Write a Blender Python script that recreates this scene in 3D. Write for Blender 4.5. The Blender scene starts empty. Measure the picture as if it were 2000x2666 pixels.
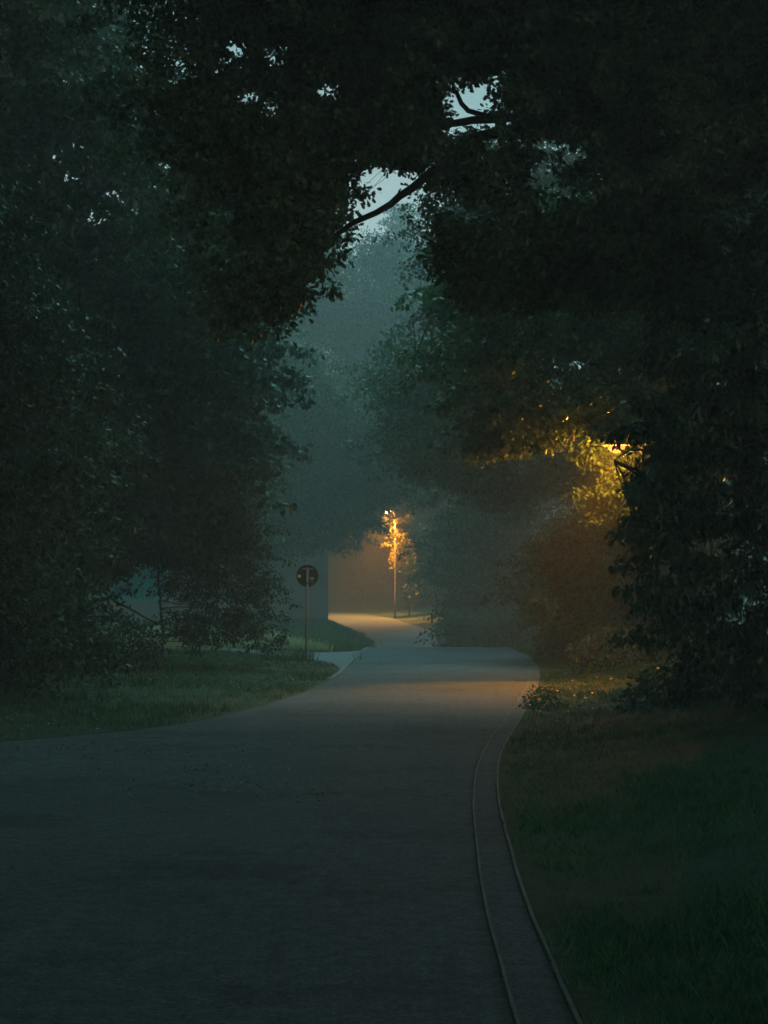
import bpy, math, random
import numpy as np
from mathutils import Vector
random.seed(7); RNG = np.random.default_rng(7)
S = bpy.context.scene
R = math.radians

# ------------------------------------------------------------------ camera, world, sun, exposure
F = 4167.0; PITCH = R(3.2); EYE = (0.0, 0.0, 1.6)
cam = bpy.data.objects.new('camera', bpy.data.cameras.new('camera')); S.collection.objects.link(cam)
cam.location = EYE; cam.rotation_euler = (R(90) + PITCH, 0, 0)
cam.data.sensor_fit = 'HORIZONTAL'; cam.data.sensor_width = 36; cam.data.lens = F / 2000 * 36
cam.data.clip_end = 1500; S.camera = cam

SUN_EL, SUN_AZ = R(55), R(8)
w = bpy.data.worlds.new('World'); S.world = w; w.use_nodes = True
nt = w.node_tree; nt.nodes.clear()
sky = nt.nodes.new('ShaderNodeTexSky'); sky.sky_type = 'NISHITA'; sky.sun_disc = False
sky.sun_elevation = R(5); sky.sun_rotation = R(110); sky.air_density = 1.0; sky.dust_density = 2.0; sky.ozone_density = 2.0
hs = nt.nodes.new('ShaderNodeHueSaturation'); hs.inputs['Saturation'].default_value = .28
mul = nt.nodes.new('ShaderNodeMix'); mul.data_type = 'RGBA'; mul.blend_type = 'MULTIPLY'; mul.inputs[0].default_value = 1
tcw = nt.nodes.new('ShaderNodeTexCoord'); sx_ = nt.nodes.new('ShaderNodeSeparateXYZ'); rw = nt.nodes.new('ShaderNodeValToRGB')
rw.color_ramp.elements[0].position = .26; rw.color_ramp.elements[0].color = (1.0, 1.16, 1.12, 1)   # pale misty horizon
rw.color_ramp.elements[1].position = .42; rw.color_ramp.elements[1].color = (.38, 1.0, 1.06, 1)  # blue green zenith before sunrise
nt.links.new(tcw.outputs['Generated'], sx_.inputs[0]); nt.links.new(sx_.outputs['Z'], rw.inputs[0]); nt.links.new(rw.outputs[0], mul.inputs[7])
bg = nt.nodes.new('ShaderNodeBackground'); bg.inputs[1].default_value = .15
wo = nt.nodes.new('ShaderNodeOutputWorld')
nt.links.new(sky.outputs[0], hs.inputs['Color']); nt.links.new(hs.outputs[0], mul.inputs[6])
nt.links.new(mul.outputs[2], bg.inputs[0]); nt.links.new(bg.outputs[0], wo.inputs[0])

sun = bpy.data.objects.new('sun', bpy.data.lights.new('sun', 'SUN')); S.collection.objects.link(sun)
sun.data.energy = 2.1; sun.data.angle = R(60); sun.data.color = (.42, 1, 1)
sun.rotation_euler = (-(R(90) - SUN_EL), 0, -SUN_AZ)
S.view_settings.view_transform = 'Standard'; S.view_settings.look = 'None'
S.view_settings.exposure = .85; S.view_settings.gamma = 1
try:
    c = S.cycles
    c.max_bounces = 6; c.diffuse_bounces = 3; c.glossy_bounces = 2; c.transmission_bounces = 3
    c.volume_bounces = 1; c.transparent_max_bounces = 4
    c.use_denoising = True; c.sample_clamp_indirect = 2.0; c.use_adaptive_sampling = True; c.adaptive_threshold = .02
except Exception as e: print(e)

HAZE_DENSITY = .0018
LAMP_FAR, LAMP_NEAR = (850, 11000, 140, (0, 10)), (560, 2900, 50, (42, 32))

# ------------------------------------------------------------------ helpers
def P(px, py, d):
    """point at depth d (metres along Y) seen at photo pixel (px, py)"""
    px = np.asarray(px, float); py = np.asarray(py, float); d = np.asarray(d, float)
    u = (px - 1000) / F; v = (1333 - py) / F
    cy = math.cos(PITCH) - v * math.sin(PITCH); cz = math.sin(PITCH) + v * math.cos(PITCH)
    t = d / cy
    return np.stack(np.broadcast_arrays(u * t, d, EYE[2] + cz * t), -1)

def link(o, parent=None):
    S.collection.objects.link(o)
    if parent: o.parent = parent
    return o
def tag(o, label=None, cat=None, group=None, kind=None):
    if label: o['label'] = label
    if cat: o['category'] = cat
    if group: o['group'] = group
    if kind: o['kind'] = kind
    return o
def empty(name, loc, label, cat, group=None):
    o = bpy.data.objects.new(name, None); o.empty_display_size = .3; link(o); o.location = loc
    return tag(o, label, cat, group)

class MB:
    def __init__(s): s.v = []; s.f = []; s.n = 0
    def add(s, v, f):
        v = [tuple(map(float, q)) for q in v]
        s.v += v; s.f += [tuple(i + s.n for i in q) for q in f]; s.n += len(v)
    def box(s, c, h, rz=0):
        ca, sa = math.cos(rz), math.sin(rz); vs = []
        for z in (-1, 1):
            for x, y in ((-1, -1), (1, -1), (1, 1), (-1, 1)):
                a, b = x * h[0], y * h[1]
                vs.append((c[0] + a * ca - b * sa, c[1] + a * sa + b * ca, c[2] + z * h[2]))
        s.add(vs, [(3, 2, 1, 0), (4, 5, 6, 7), (0, 1, 5, 4), (1, 2, 6, 5), (2, 3, 7, 6), (3, 0, 4, 7)])
    def tube(s, pts, rad, n=6, cap=True):
        pts = np.asarray(pts, float); m = len(pts); rad = np.broadcast_to(np.asarray(rad, float), (m,))
        t = np.gradient(pts, axis=0); t /= np.linalg.norm(t, axis=1)[:, None] + 1e-9
        up = np.array([0, 0, 1.]) if abs(t[0][2]) < .8 else np.array([1., 0, 0])
        vs = []
        for i in range(m):
            a = np.cross(t[i], up); a /= np.linalg.norm(a) + 1e-9; b = np.cross(t[i], a); up = np.cross(a, t[i])
            for k in range(n):
                th = 2 * math.pi * k / n
                vs.append(pts[i] + rad[i] * (math.cos(th) * a + math.sin(th) * b))
        fs = [(i * n + k, i * n + (k + 1) % n, (i + 1) * n + (k + 1) % n, (i + 1) * n + k) for i in range(m - 1) for k in range(n)]
        if cap: fs += [tuple(range(n))[::-1], tuple((m - 1) * n + k for k in range(n))]
        s.add(vs, fs)
    def build(s, name, mat, parent=None, smooth=False, origin=None):
        me = bpy.data.meshes.new(name)
        v = s.v
        if origin is not None: v = [(a - origin[0], b - origin[1], c - origin[2]) for a, b, c in v]
        me.from_pydata(v, [], s.f); me.update()
        if smooth: me.polygons.foreach_set('use_smooth', [True] * len(me.polygons))
        me.materials.append(mat)
        return link(bpy.data.objects.new(name, me), parent)

# leaf outlines: (across, along)
OAK = np.array([(0, 0), (.10, .10), (.24, .2), (.14, .33), (.36, .48), (.2, .6), (.33, .78), (.14, .88), (0, 1.0),
                (-.14, .88), (-.33, .78), (-.2, .6), (-.36, .48), (-.14, .33), (-.24, .2), (-.10, .10)])
POINTED = np.array([(0, 0), (.2, .28), (.22, .55), (0, 1.05), (-.22, .55), (-.2, .28)])
DIAMOND = np.array([(0, 0), (.3, .5), (0, 1), (-.3, .5)])
BLADE = np.array([(-.5, 0), (.5, 0), (0, 1)])

def leaf_object(name, pos, axis, normal, size, shape, mat, parent=None, origin=(0, 0, 0), width=1.0, mats=None, mi=None):
    pos = np.asarray(pos) - np.asarray(origin)
    axis = axis / (np.linalg.norm(axis, axis=1)[:, None] + 1e-9)
    b = np.cross(normal, axis); b /= np.linalg.norm(b, axis=1)[:, None] + 1e-9
    nn = np.cross(axis, b)
    N, K = len(pos), len(shape)
    size = np.broadcast_to(size, (N,))
    tx = shape[:, 0] * width; ty = shape[:, 1]
    curl = -.22 * ty ** 2 - .25 * np.abs(tx)
    V = pos[:, None] + size[:, None, None] * (tx[None, :, None] * b[:, None] + ty[None, :, None] * axis[:, None] + curl[None, :, None] * nn[:, None])
    me = bpy.data.meshes.new(name)
    me.vertices.add(N * K); me.vertices.foreach_set('co', V.astype(np.float32).ravel())
    me.loops.add(N * K); me.loops.foreach_set('vertex_index', np.arange(N * K, dtype=np.int32))
    me.polygons.add(N); me.polygons.foreach_set('loop_start', np.arange(0, N * K, K, dtype=np.int32))
    me.update(calc_edges=True)
    me.materials.append(mat)
    return link(bpy.data.objects.new(name, me), parent)

_K = RNG.normal(size=(10, 3)); _K /= np.linalg.norm(_K, axis=1)[:, None]; _F = RNG.uniform(.7, 2.6, 10); _PH = RNG.uniform(0, 6.28, 10)
def noise(p, freq):
    a = np.zeros(len(p))
    for k, f, h in zip(_K, _F, _PH): a += np.sin(p @ k * f * freq + h + 1.7 * np.sin(p @ np.roll(k, 1) * f * freq * .7))
    return a / 10 * 1.6      # about -1..1

def rand_unit(n):
    v = RNG.normal(size=(n, 3)); return v / np.linalg.norm(v, axis=1)[:, None]

def unP(p):
    y = p[:, 1]; z = p[:, 2] - EYE[2]; dd = y * math.cos(PITCH) + z * math.sin(PITCH); u = -y * math.sin(PITCH) + z * math.cos(PITCH)
    return np.stack([1000 + F * p[:, 0] / dd, 1333 - F * u / dd], -1)
def sprays(seeds, k, L):
    """flattened leafy sprays growing from each seed, drooping a little towards their ends"""
    n = len(seeds); a = RNG.uniform(0, 2 * math.pi, n); dr = np.stack([np.cos(a), np.sin(a), RNG.uniform(-.35, .25, n)], -1)
    t = np.tile(np.linspace(0, 1, k), n); D = np.repeat(dr, k, 0); ln = np.repeat(RNG.uniform(.6, 1.3, n) * L, k)
    lat = np.stack([-D[:, 1], D[:, 0], 0 * t], -1)
    w_ = RNG.normal(0, .28, n * k) * np.sqrt(t * (1.15 - t) + .02)
    p = np.repeat(seeds, k, 0) + D * (t * ln)[:, None] + lat * (w_ * ln)[:, None]
    p[:, 2] -= .22 * ln * t ** 2 - RNG.normal(0, .05, n * k) * ln
    return p
def tips_to_leaves(tips, k, spread, size, updir=.9, droop=.35, out=None):
    n = len(tips) * k
    base = np.repeat(tips, k, axis=0)
    off = rand_unit(n) * (RNG.uniform(0, 1, n) ** .6 * spread)[:, None]
    off[:, 2] *= .65
    axis = off / (spread + 1e-6) * .8 + rand_unit(n) * .6; axis[:, 2] -= droop
    nor = rand_unit(n); nor[:, 2] += updir
    sz = size * RNG.uniform(.65, 1.25, n)
    return base + off, axis, nor, sz

def in_poly(x, y, poly):
    c = np.zeros(len(x), bool); n = len(poly); j = n - 1
    for i in range(n):
        xi, yi = poly[i]; xj, yj = poly[j]
        m = ((yi > y) != (yj > y)); xx = (xj - xi) * (y - yi) / ((yj - yi) or 1e-9) + xi
        c ^= m & (x < xx); j = i
    return c

def poly_tips(poly, d0, d1, n, thin=0., freq=.9, rough=35, dmode=1.0):
    """twig tips filling a crown whose side view has this outline, from depth d0 to d1"""
    xs = [p[0] for p in poly]; ys = [p[1] for p in poly]; out = []; got = 0
    for _ in range(40):
        m = n * 2
        x = RNG.uniform(min(xs) - rough, max(xs) + rough, m); y = RNG.uniform(min(ys) - rough, max(ys) + rough, m)
        t = RNG.uniform(0, 1, m); d = d0 + (d1 - d0) * t
        p = P(x, y, d)
        sc = rough
        jx = x + sc * noise(p, 1.1) + sc * .5 * noise(p + 31, 3.5); jy = y + sc * noise(p + 17, 1.1) + sc * .5 * noise(p + 51, 3.5)
        # crown is rounded in depth: its rim lies at mid depth
        ok = in_poly(jx, jy, poly)
        ok &= noise(p, freq) > thin - .9 + RNG.uniform(-.15, .15, m)
        out.append(p[ok]); got += ok.sum()
        if got >= n: break
    return np.concatenate(out)[:n]

def limb_net(mb, limbs, tips, m, r0=.05, every=1, sides=4, maxlen=2.8):
    """side branches from the nearest limb point to groups of tips, then twigs"""
    L = np.concatenate([resample(np.asarray(l[0], float), 30) for l in limbs])
    idx = RNG.choice(len(tips), min(m, len(tips)), replace=False)
    hubs = tips[idx]
    for h in hubs:
        dd = np.linalg.norm(L - h, axis=1) + .3 * np.abs(L[:, 2] - h[2]); s = L[dd.argmin()]
        if np.linalg.norm(h - s) > maxlen: continue
        mid = (s + h) / 2 + rand_unit(1)[0] * np.linalg.norm(h - s) * .2; mid[2] += .06 * np.linalg.norm(h - s)
        r = r0 * min(1.2, .35 + .2 * np.linalg.norm(h - s))
        mb.tube(resample(np.array([s, mid, h]), 6), np.linspace(r, r * .3, 6), sides, cap=False)
    if every:
        tt = tips[::every]
        for q in tt:
            dd = np.linalg.norm(hubs - q, axis=1); h = hubs[dd.argmin()]
            if dd.min() > (.9 if maxlen < 2 else 2.2) or dd.min() < .05: continue
            mid = (h + q) / 2 + rand_unit(1)[0] * .08
            mb.tube([h, mid, q], [r0 * .22, r0 * .16, r0 * .08], 3, cap=False)

def resample(pts, n):
    pts = np.asarray(pts, float)
    if len(pts) == 2: return pts[0] + np.linspace(0, 1, n)[:, None] * (pts[1] - pts[0])
    # catmull-rom
    a = np.vstack([2 * pts[0] - pts[1], pts, 2 * pts[-1] - pts[-2]]); m = len(pts) - 1
    u = np.linspace(0, m - 1e-6, n); i = u.astype(int); t = (u - i)[:, None]
    p0, p1, p2, p3 = a[i], a[i + 1], a[i + 2], a[i + 3]
    return .5 * (2 * p1 + (p2 - p0) * t + (2 * p0 - 5 * p1 + 4 * p2 - p3) * t ** 2 + (3 * p1 - p0 - 3 * p2 + p3) * t ** 3)

# ------------------------------------------------------------------ materials
def newmat(name):
    m = bpy.data.materials.new(name); m.use_nodes = True; nt = m.node_tree; nt.nodes.clear()
    return m, nt, nt.nodes.new('ShaderNodeOutputMaterial')
def ramp(nt, stops, src):
    r = nt.nodes.new('ShaderNodeValToRGB'); cr = r.color_ramp
    while len(cr.elements) < len(stops): cr.elements.new(.5)
    for e, (p, c) in zip(cr.elements, stops): e.position = p; e.color = (*c, 1)
    nt.links.new(src, r.inputs[0]); return r.outputs[0]
def nz(nt, scale, detail=4, rough=.55, coord='Object', vec_scale=None):
    tc = nt.nodes.new('ShaderNodeTexCoord'); n = nt.nodes.new('ShaderNodeTexNoise')
    n.inputs['Scale'].default_value = scale; n.inputs['Detail'].default_value = detail; n.inputs['Roughness'].default_value = rough
    src = tc.outputs[coord]
    if vec_scale:
        mp = nt.nodes.new('ShaderNodeMapping'); mp.inputs['Scale'].default_value = vec_scale; nt.links.new(src, mp.inputs[0]); src = mp.outputs[0]
    nt.links.new(src, n.inputs['Vector']); return n.outputs['Fac']
def mixc(nt, fac, a, b, mode='MIX'):
    m = nt.nodes.new('ShaderNodeMix'); m.data_type = 'RGBA'; m.blend_type = mode
    for i, s in ((0, fac), (6, a), (7, b)):
        if isinstance(s, (int, float)): m.inputs[i].default_value = s
        elif isinstance(s, tuple): m.inputs[i].default_value = (*s, 1)
        else: nt.links.new(s, m.inputs[i])
    return m.outputs[2]

def leafmat(name, c1, c2, c3, transl=.3):
    m, nt, out = newmat(name)
    g = nt.nodes.new('ShaderNodeNewGeometry')
    col = ramp(nt, [(0, c1), (.55, c2), (1, c3)], g.outputs['Random Per Island'])
    col = mixc(nt, ramp(nt, [(.35, (0, 0, 0)), (.7, (1, 1, 1))], nz(nt, .35, 2)), col, mixc(nt, 1.0, col, (.62, .72, .75), 'MULTIPLY'))
    d = nt.nodes.new('ShaderNodeBsdfPrincipled'); d.inputs['Roughness'].default_value = .42; d.inputs['Specular IOR Level'].default_value = .07
    t = nt.nodes.new('ShaderNodeBsdfTranslucent'); mx = nt.nodes.new('ShaderNodeMixShader'); mx.inputs[0].default_value = transl
    nt.links.new(col, d.inputs['Base Color']); nt.links.new(col, t.inputs['Color'])
    nt.links.new(d.outputs[0], mx.inputs[1]); nt.links.new(t.outputs[0], mx.inputs[2]); nt.links.new(mx.outputs[0], out.inputs[0])
    return m
def pmat(name, stops, scale, rough=.8, bump=0, bscale=40, spec=.3, metal=0, detail=5, vec_scale=None):
    m, nt, out = newmat(name)
    p = nt.nodes.new('ShaderNodeBsdfPrincipled'); p.inputs['Roughness'].default_value = rough
    p.inputs['Specular IOR Level'].default_value = spec; p.inputs['Metallic'].default_value = metal
    nt.links.new(ramp(nt, stops, nz(nt, scale, detail, vec_scale=vec_scale)), p.inputs['Base Color'])
    if bump:
        b = nt.nodes.new('ShaderNodeBump'); b.inputs['Strength'].default_value = bump; b.inputs['Distance'].default_value = .02
        nt.links.new(nz(nt, bscale, 3), b.inputs['Height']); nt.links.new(b.outputs[0], p.inputs['Normal'])
    nt.links.new(p.outputs[0], out.inputs[0]); return m

M_OAK = leafmat('oak_leaf', (0.035, 0.067, 0.035), (0.056, 0.099, 0.048), (0.088, 0.128, 0.056))
M_DARK = leafmat('dark_leaf', (.024, .044, .03), (.036, .062, .04), (.052, .082, .048))
M_MID = leafmat('mid_leaf', (.028, .056, .036), (.042, .078, .045), (.075, .115, .05))
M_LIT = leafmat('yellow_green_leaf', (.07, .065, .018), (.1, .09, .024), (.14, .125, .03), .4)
M_RUST = leafmat('brownish_leaf', (.05, .05, .038), (.075, .065, .048), (.06, .07, .045))
M_BLUE = leafmat('needle_leaf', (.02, .036, .044), (.03, .052, .06), (.04, .062, .066), .1)
M_FAR = leafmat('far_leaf', (.014, .025, .02), (.02, .034, .027), (.03, .047, .032))
M_BUSH = leafmat('fresh_leaf', (.03, .08, .035), (.05, .12, .05), (.07, .15, .06), .35)
M_BARK = pmat('bark', [(.3, (.02, .018, .015)), (.7, (.06, .052, .042))], 6, .9, .6, 18, vec_scale=(1, 1, .25))
def roadmat():
    m, nt, out = newmat('asphalt')
    p = nt.nodes.new('ShaderNodeBsdfPrincipled'); p.inputs['Specular IOR Level'].default_value = .07
    base = ramp(nt, [(.3, (.044, .063, .072)), (.75, (.066, .09, .1))], nz(nt, .35, 5, .6))
    grain = ramp(nt, [(.3, (.5, .5, .5)), (.7, (1.5, 1.5, 1.5))], nz(nt, 38, 3, .8))
    base = mixc(nt, 1., base, grain, 'MULTIPLY')
    base = mixc(nt, 1., base, ramp(nt, [(.35, (.7, .7, .7)), (.65, (1.28, 1.28, 1.28))], nz(nt, 9, 6, .8)), 'MULTIPLY')
    stain = ramp(nt, [(.5, (1, 1, 1)), (.6, (.7, .72, .73))], nz(nt, .7, 9, .75, vec_scale=(.8, 1, 1)))
    base = mixc(nt, 1., base, stain, 'MULTIPLY')
    # fine crack lines
    tc = nt.nodes.new('ShaderNodeTexCoord'); v = nt.nodes.new('ShaderNodeTexVoronoi'); v.feature = 'DISTANCE_TO_EDGE'; v.inputs['Scale'].default_value = .23
    nn = nt.nodes.new('ShaderNodeTexNoise'); nn.inputs['Scale'].default_value = 1.2; nn.inputs['Detail'].default_value = 5
    nt.links.new(tc.outputs['Object'], nn.inputs['Vector'])
    nt.links.new(mixc(nt, .55, tc.outputs['Object'], nn.outputs['Color'], 'LINEAR_LIGHT'), v.inputs['Vector'])
    base = mixc(nt, 1., base, ramp(nt, [(0, (.86, .86, .86)), (.004, (1, 1, 1))], v.outputs['Distance']), 'MULTIPLY')
    nt.links.new(base, p.inputs['Base Color'])
    rg = nt.nodes.new('ShaderNodeMapRange'); rg.inputs[3].default_value = .82; rg.inputs[4].default_value = .95
    nt.links.new(nz(nt, .9, 4), rg.inputs[0]); nt.links.new(rg.outputs[0], p.inputs['Roughness'])
    b = nt.nodes.new('ShaderNodeBump'); b.inputs['Strength'].default_value = .5; b.inputs['Distance'].default_value = .01
    nt.links.new(nz(nt, 90, 2), b.inputs['Height']); nt.links.new(b.outputs[0], p.inputs['Normal'])
    nt.links.new(p.outputs[0], out.inputs[0]); return m
M_ROAD = roadmat()
M_GRAVEL = pmat('side_road_surface', [(.3, (.042, .058, .064)), (.7, (.07, .088, .094))], 3, .85, .4, 60)
M_GUTTER = pmat('gutter_concrete', [(.3, (.036, .048, .052)), (.7, (.056, .071, .075))], 3, .95, .4, 60, spec=.08, detail=9)
M_KERB = pmat('kerb_concrete', [(.38, (.045, .06, .063)), (.64, (.08, .102, .104))], 2.2, .85, .4, 40, detail=9)
M_SOIL = pmat('soil', [(.3, (.016, .034, .022)), (.5, (.024, .046, .028)), (.72, (.034, .044, .03))], 1.3, .95, .8, 14, spec=.1)
M_GRASS = leafmat('grass_blade', (.022, .07, .03), (.036, .1, .042), (.06, .125, .06), .3)
M_DRY = leafmat('dry_grass_blade', (.2, .27, .15), (.27, .34, .18), (.34, .4, .24), .3)
M_FALLEN = leafmat('fallen_leaf', (.1, .08, .045), (.16, .14, .09), (.26, .26, .2), .1)
M_WALL = pmat('grey_render', [(.3, (.08, .10, .095)), (.7, (.14, .155, .15))], .55, .9, .3, 30)
M_ROOF = pmat('roof_tiles', [(.3, (.05, .04, .038)), (.7, (.09, .07, .065))], 3, .8, .5, 9)
M_STEEL = pmat('galvanised_steel', [(.3, (.16, .17, .16)), (.7, (.26, .27, .25))], 12, .5, .1, 60, spec=.4, metal=.2)
M_POST = pmat('weathered_post', [(.3, (.02, .022, .02)), (.7, (.04, .042, .04))], 12, .7)
M_SIGN = pmat('sign_back', [(.3, (.012, .015, .015)), (.7, (.022, .026, .025))], 6, .6)
M_STICK = pmat('sticker_paper', [(.3, (.45, .45, .42)), (.7, (.65, .64, .6))], 25, .7)
M_STICK2 = pmat('sticker_foil', [(.3, (.16, .22, .21)), (.7, (.28, .34, .32))], 25, .6)

# ------------------------------------------------------------------ ground, road
def smooth_profile(pts):
    ys = np.arange(-60, 420, .25); z = np.interp(ys, [p[0] for p in pts], [p[1] for p in pts])
    k = np.hanning(17); k /= k.sum(); zp = np.pad(z, 8, mode='edge'); z = np.convolve(zp, k, 'valid')
    return lambda y: np.interp(y, ys, z)
base = smooth_profile([(-60, 0), (55, 0), (58, -.05), (61, -.22), (66, -.75), (71, -1.15), (76, -1.2), (80, -.95), (85, -.62), (94, -.07), (104, .46), (112, .78), (120, .92), (140, 1.1), (420, 3)])
landL = smooth_profile([(-60, .12), (36, .12), (40, .0), (62, .0), (70, .12), (80, .3), (92, .5), (112, .85), (140, 1.2), (420, 3)])
landR = smooth_profile([(-60, .3), (50, .25), (62, .0), (75, -.2), (90, .2), (112, .9), (140, 1.2), (420, 3)])
LE = [(-60, -60), (14, -60), (15.2, -26), (16, -15), (16.8, -9.5), (17.5, -6.4), (18.2, -4.5), (19.7, -3.3), (21.2, -2.55), (24.3, -1.9), (28.5, -1.38), (35.3, -1.02), (43.3, -.88), (50.9, -.73), (57.5, -.55), (70, -.35), (84, -.3), (89, -.95), (94, -1.8), (104, -3.6), (108, -5.2), (112, -8), (116, -14), (119, -24), (122, -60), (420, -60)]
RE = [(-60, .75), (6, .75), (8.4, .76), (10.5, .83), (13, .93), (15.4, 1.09), (17.6, 1.31), (21.2, 1.78), (25.3, 2.3), (29.8, 2.85), (34.4, 3.33), (39.5, 3.8), (46.3, 4.15), (53.8, 4.3), (60, 4.3), (75, 4.5), (87, 4.2), (93, 3.2), (98, 2.1), (104, .9), (108, 0), (112, -1.6), (116, -4), (120, -10), (123, -22), (126, -60), (420, -60)]
def smooth_edge(pts, wins=(9, 15)):
    ys = np.arange(-60, 420, .1); z = np.interp(ys, [p[0] for p in pts], [p[1] for p in pts])
    for w_ in wins:
        k = np.hanning(w_); k /= k.sum(); z = np.convolve(np.pad(z, w_ // 2, mode='edge'), k, 'valid')
    return lambda y: np.interp(y, ys, z)
xL, xR = smooth_edge(LE), smooth_edge(RE, (35, 25))
def ss(a, b, t): t = np.clip((t - a) / (b - a), 0, 1); return t * t * (3 - 2 * t)
def ground_z(x, y):
    x = np.asarray(x, float); y = np.asarray(y, float)
    l, r, b = xL(y), xR(y), base(y)
    dl, dr = l - x, x - r
    p = np.stack([x, y, 0 * x], -1).reshape(-1, 3)
    bump = (.05 * noise(p, .5) + .02 * noise(p, 2.1)).reshape(x.shape)
    side = ((y > 40) & (y < 66))
    zl = b + (landL(y) - b) * ss(0, 2.6, dl) + bump * ss(.1, 1.5, dl) * np.where(side, .15, 1) + .06 * np.clip(dl - 9, 0, 60) * np.where(y < 62, 1, .3)
    zr = b + (landR(y) - b) * ss(0, 2.6, dr) + bump * ss(.1, 1.5, dr) + .09 * np.clip(dr - 2, 0, 50)
    z = np.where(dl > 0, zl, np.where(dr > 0, zr, b - .14))
    return z
ys = np.concatenate([np.arange(-40, 4, 2), np.arange(4, 14, .5), np.arange(14, 20, .12), np.arange(20, 130, .4), np.arange(130, 200, 4), np.arange(200, 401, 20)])
offs = np.array([0, .06, .18, .35, .6, .9, 1.3, 1.8, 2.4, 3.1, 4, 5, 6.2, 7.6, 9.2, 11, 13, 16, 20, 25, 32, 42, 60, 90, 140, 220, 300])
cols = []
for y in ys:
    l, r = float(xL(y)), float(xR(y)); b = float(base(y)); w_ = max(r - l, 0)
    xs = np.concatenate([l - offs[::-1], [l + w_ * .01 + .001, r - w_ * .01 - .001], r + offs])
    z = ground_z(xs, np.full(len(xs), y)); n0 = len(offs)
    z[n0 - 1] = b + .012; z[n0 + 2] = b + .012; z[n0 + 3] = max(z[n0 + 3], b + .014)
    if w_ > .5: z[n0] = z[n0 + 1] = b - .14
    cols.append(np.stack([xs, np.full(len(xs), y), z], -1))
V = np.array(cols); nr, nc = V.shape[:2]
me = bpy.data.meshes.new('ground')
me.from_pydata(V.reshape(-1, 3).tolist(), [], [(i * nc + j, i * nc + j + 1, (i + 1) * nc + j + 1, (i + 1) * nc + j) for i in range(nr - 1) for j in range(nc - 1)])
me.polygons.foreach_set('use_smooth', [True] * len(me.polygons)); me.materials.append(M_SOIL)
tag(link(bpy.data.objects.new('ground', me)), kind='structure')

def strip(name, mat, fa, fb, y0, y1, dz, step=.3, n=1, crown=0, skirt=0, kind='structure'):
    mb = MB(); yy = np.arange(y0, y1 + step, step); vs = []
    m = n + 1
    for y in yy:
        a, b = float(fa(y)), float(fb(y)); z = float(base(y)) + dz
        row = [(a + (b - a) * k / n, y, z + crown * math.sin(math.pi * k / n)) for k in range(m)]
        if skirt: row = [(row[0][0], y, z - skirt)] + row + [(row[-1][0], y, z - skirt)]
        vs += row
    m2 = m + (2 if skirt else 0)
    mb.add(vs, [(i * m2 + k, i * m2 + k + 1, (i + 1) * m2 + k + 1, (i + 1) * m2 + k) for i in range(len(yy) - 1) for k in range(m2 - 1)])
    o = mb.build(name, mat, smooth=(crown != 0)); tag(o, kind=kind); return o
GW = lambda y: np.interp(y, [6, 14, 24, 40], [.24, .21, .2, .2])
wob = lambda y: .004 * np.sin(y * 1.9) + .004 * np.sin(y * 4.3 + 1)
strip('road', M_ROAD, xL, lambda y: xR(y) - GW(y) - .004, -40, 126, 0, .25, 12, .02)
strip('gutter', M_ROAD, lambda y: xR(y) - GW(y), lambda y: xR(y) - .02, -40, 64, .004, .25, 1)
strip('kerb', M_KERB, lambda y: xR(y) - GW(y) - .010 + wob(y) * .3, lambda y: xR(y) - GW(y) + .004 + wob(y) * .2, -40, 64, .012, .15, 1, skirt=.02)
strip('kerb', M_KERB, lambda y: xR(y) - .020 + wob(y) * .4, lambda y: xR(y) - .004 + wob(y) * .3, -40, 64, .016, .15, 1, skirt=.06)
strip('kerb', M_KERB, lambda y: xL(y) - .05, lambda y: xL(y) + .06 + wob(y), 33, 60, .022, .15, 1, skirt=.04)
strip('kerb', M_KERB, lambda y: xL(y) - .03, lambda y: xL(y) + .07 + wob(y), 60, 104, .03, .25, 1, skirt=.06)

# side road joining from the left
near = [(-.95, 37.0), (-1.3, 40.5), (-1.8, 42.9), (-2.6, 45), (-3.4, 47.2), (-5, 51), (-6.6, 56), (-8.4, 61.2), (-12, 68), (-18, 75)]
far = [(-.75, 51.5), (-1.0, 50.9), (-1.5, 50.2), (-2.3, 49.9), (-3.8, 51.8), (-5.4, 55.2), (-7.4, 60.2), (-9.3, 65.4), (-13, 72), (-19, 79)]
na, fa_ = resample([(a, b, 0) for a, b in near], 60), resample([(a, b, 0) for a, b in far], 60)
mb = MB(); vs = []
for a, b in zip(na, fa_):
    for k in range(7):
        q = a + (b - a) * k / 6; vs.append((q[0], q[1], float(ground_z(q[0], q[1])) + .022 if q[0] < float(xL(q[1])) else float(base(q[1])) + .006))
mb.add(vs, [(i * 7 + k, i * 7 + k + 1, (i + 1) * 7 + k + 1, (i + 1) * 7 + k) for i in range(59) for k in range(6)])
tag(mb.build('side_road', M_GRAVEL, smooth=True), kind='structure')
SR = [tuple(p[:2]) for p in na] + [tuple(p[:2]) for p in fa_[::-1]]

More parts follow.
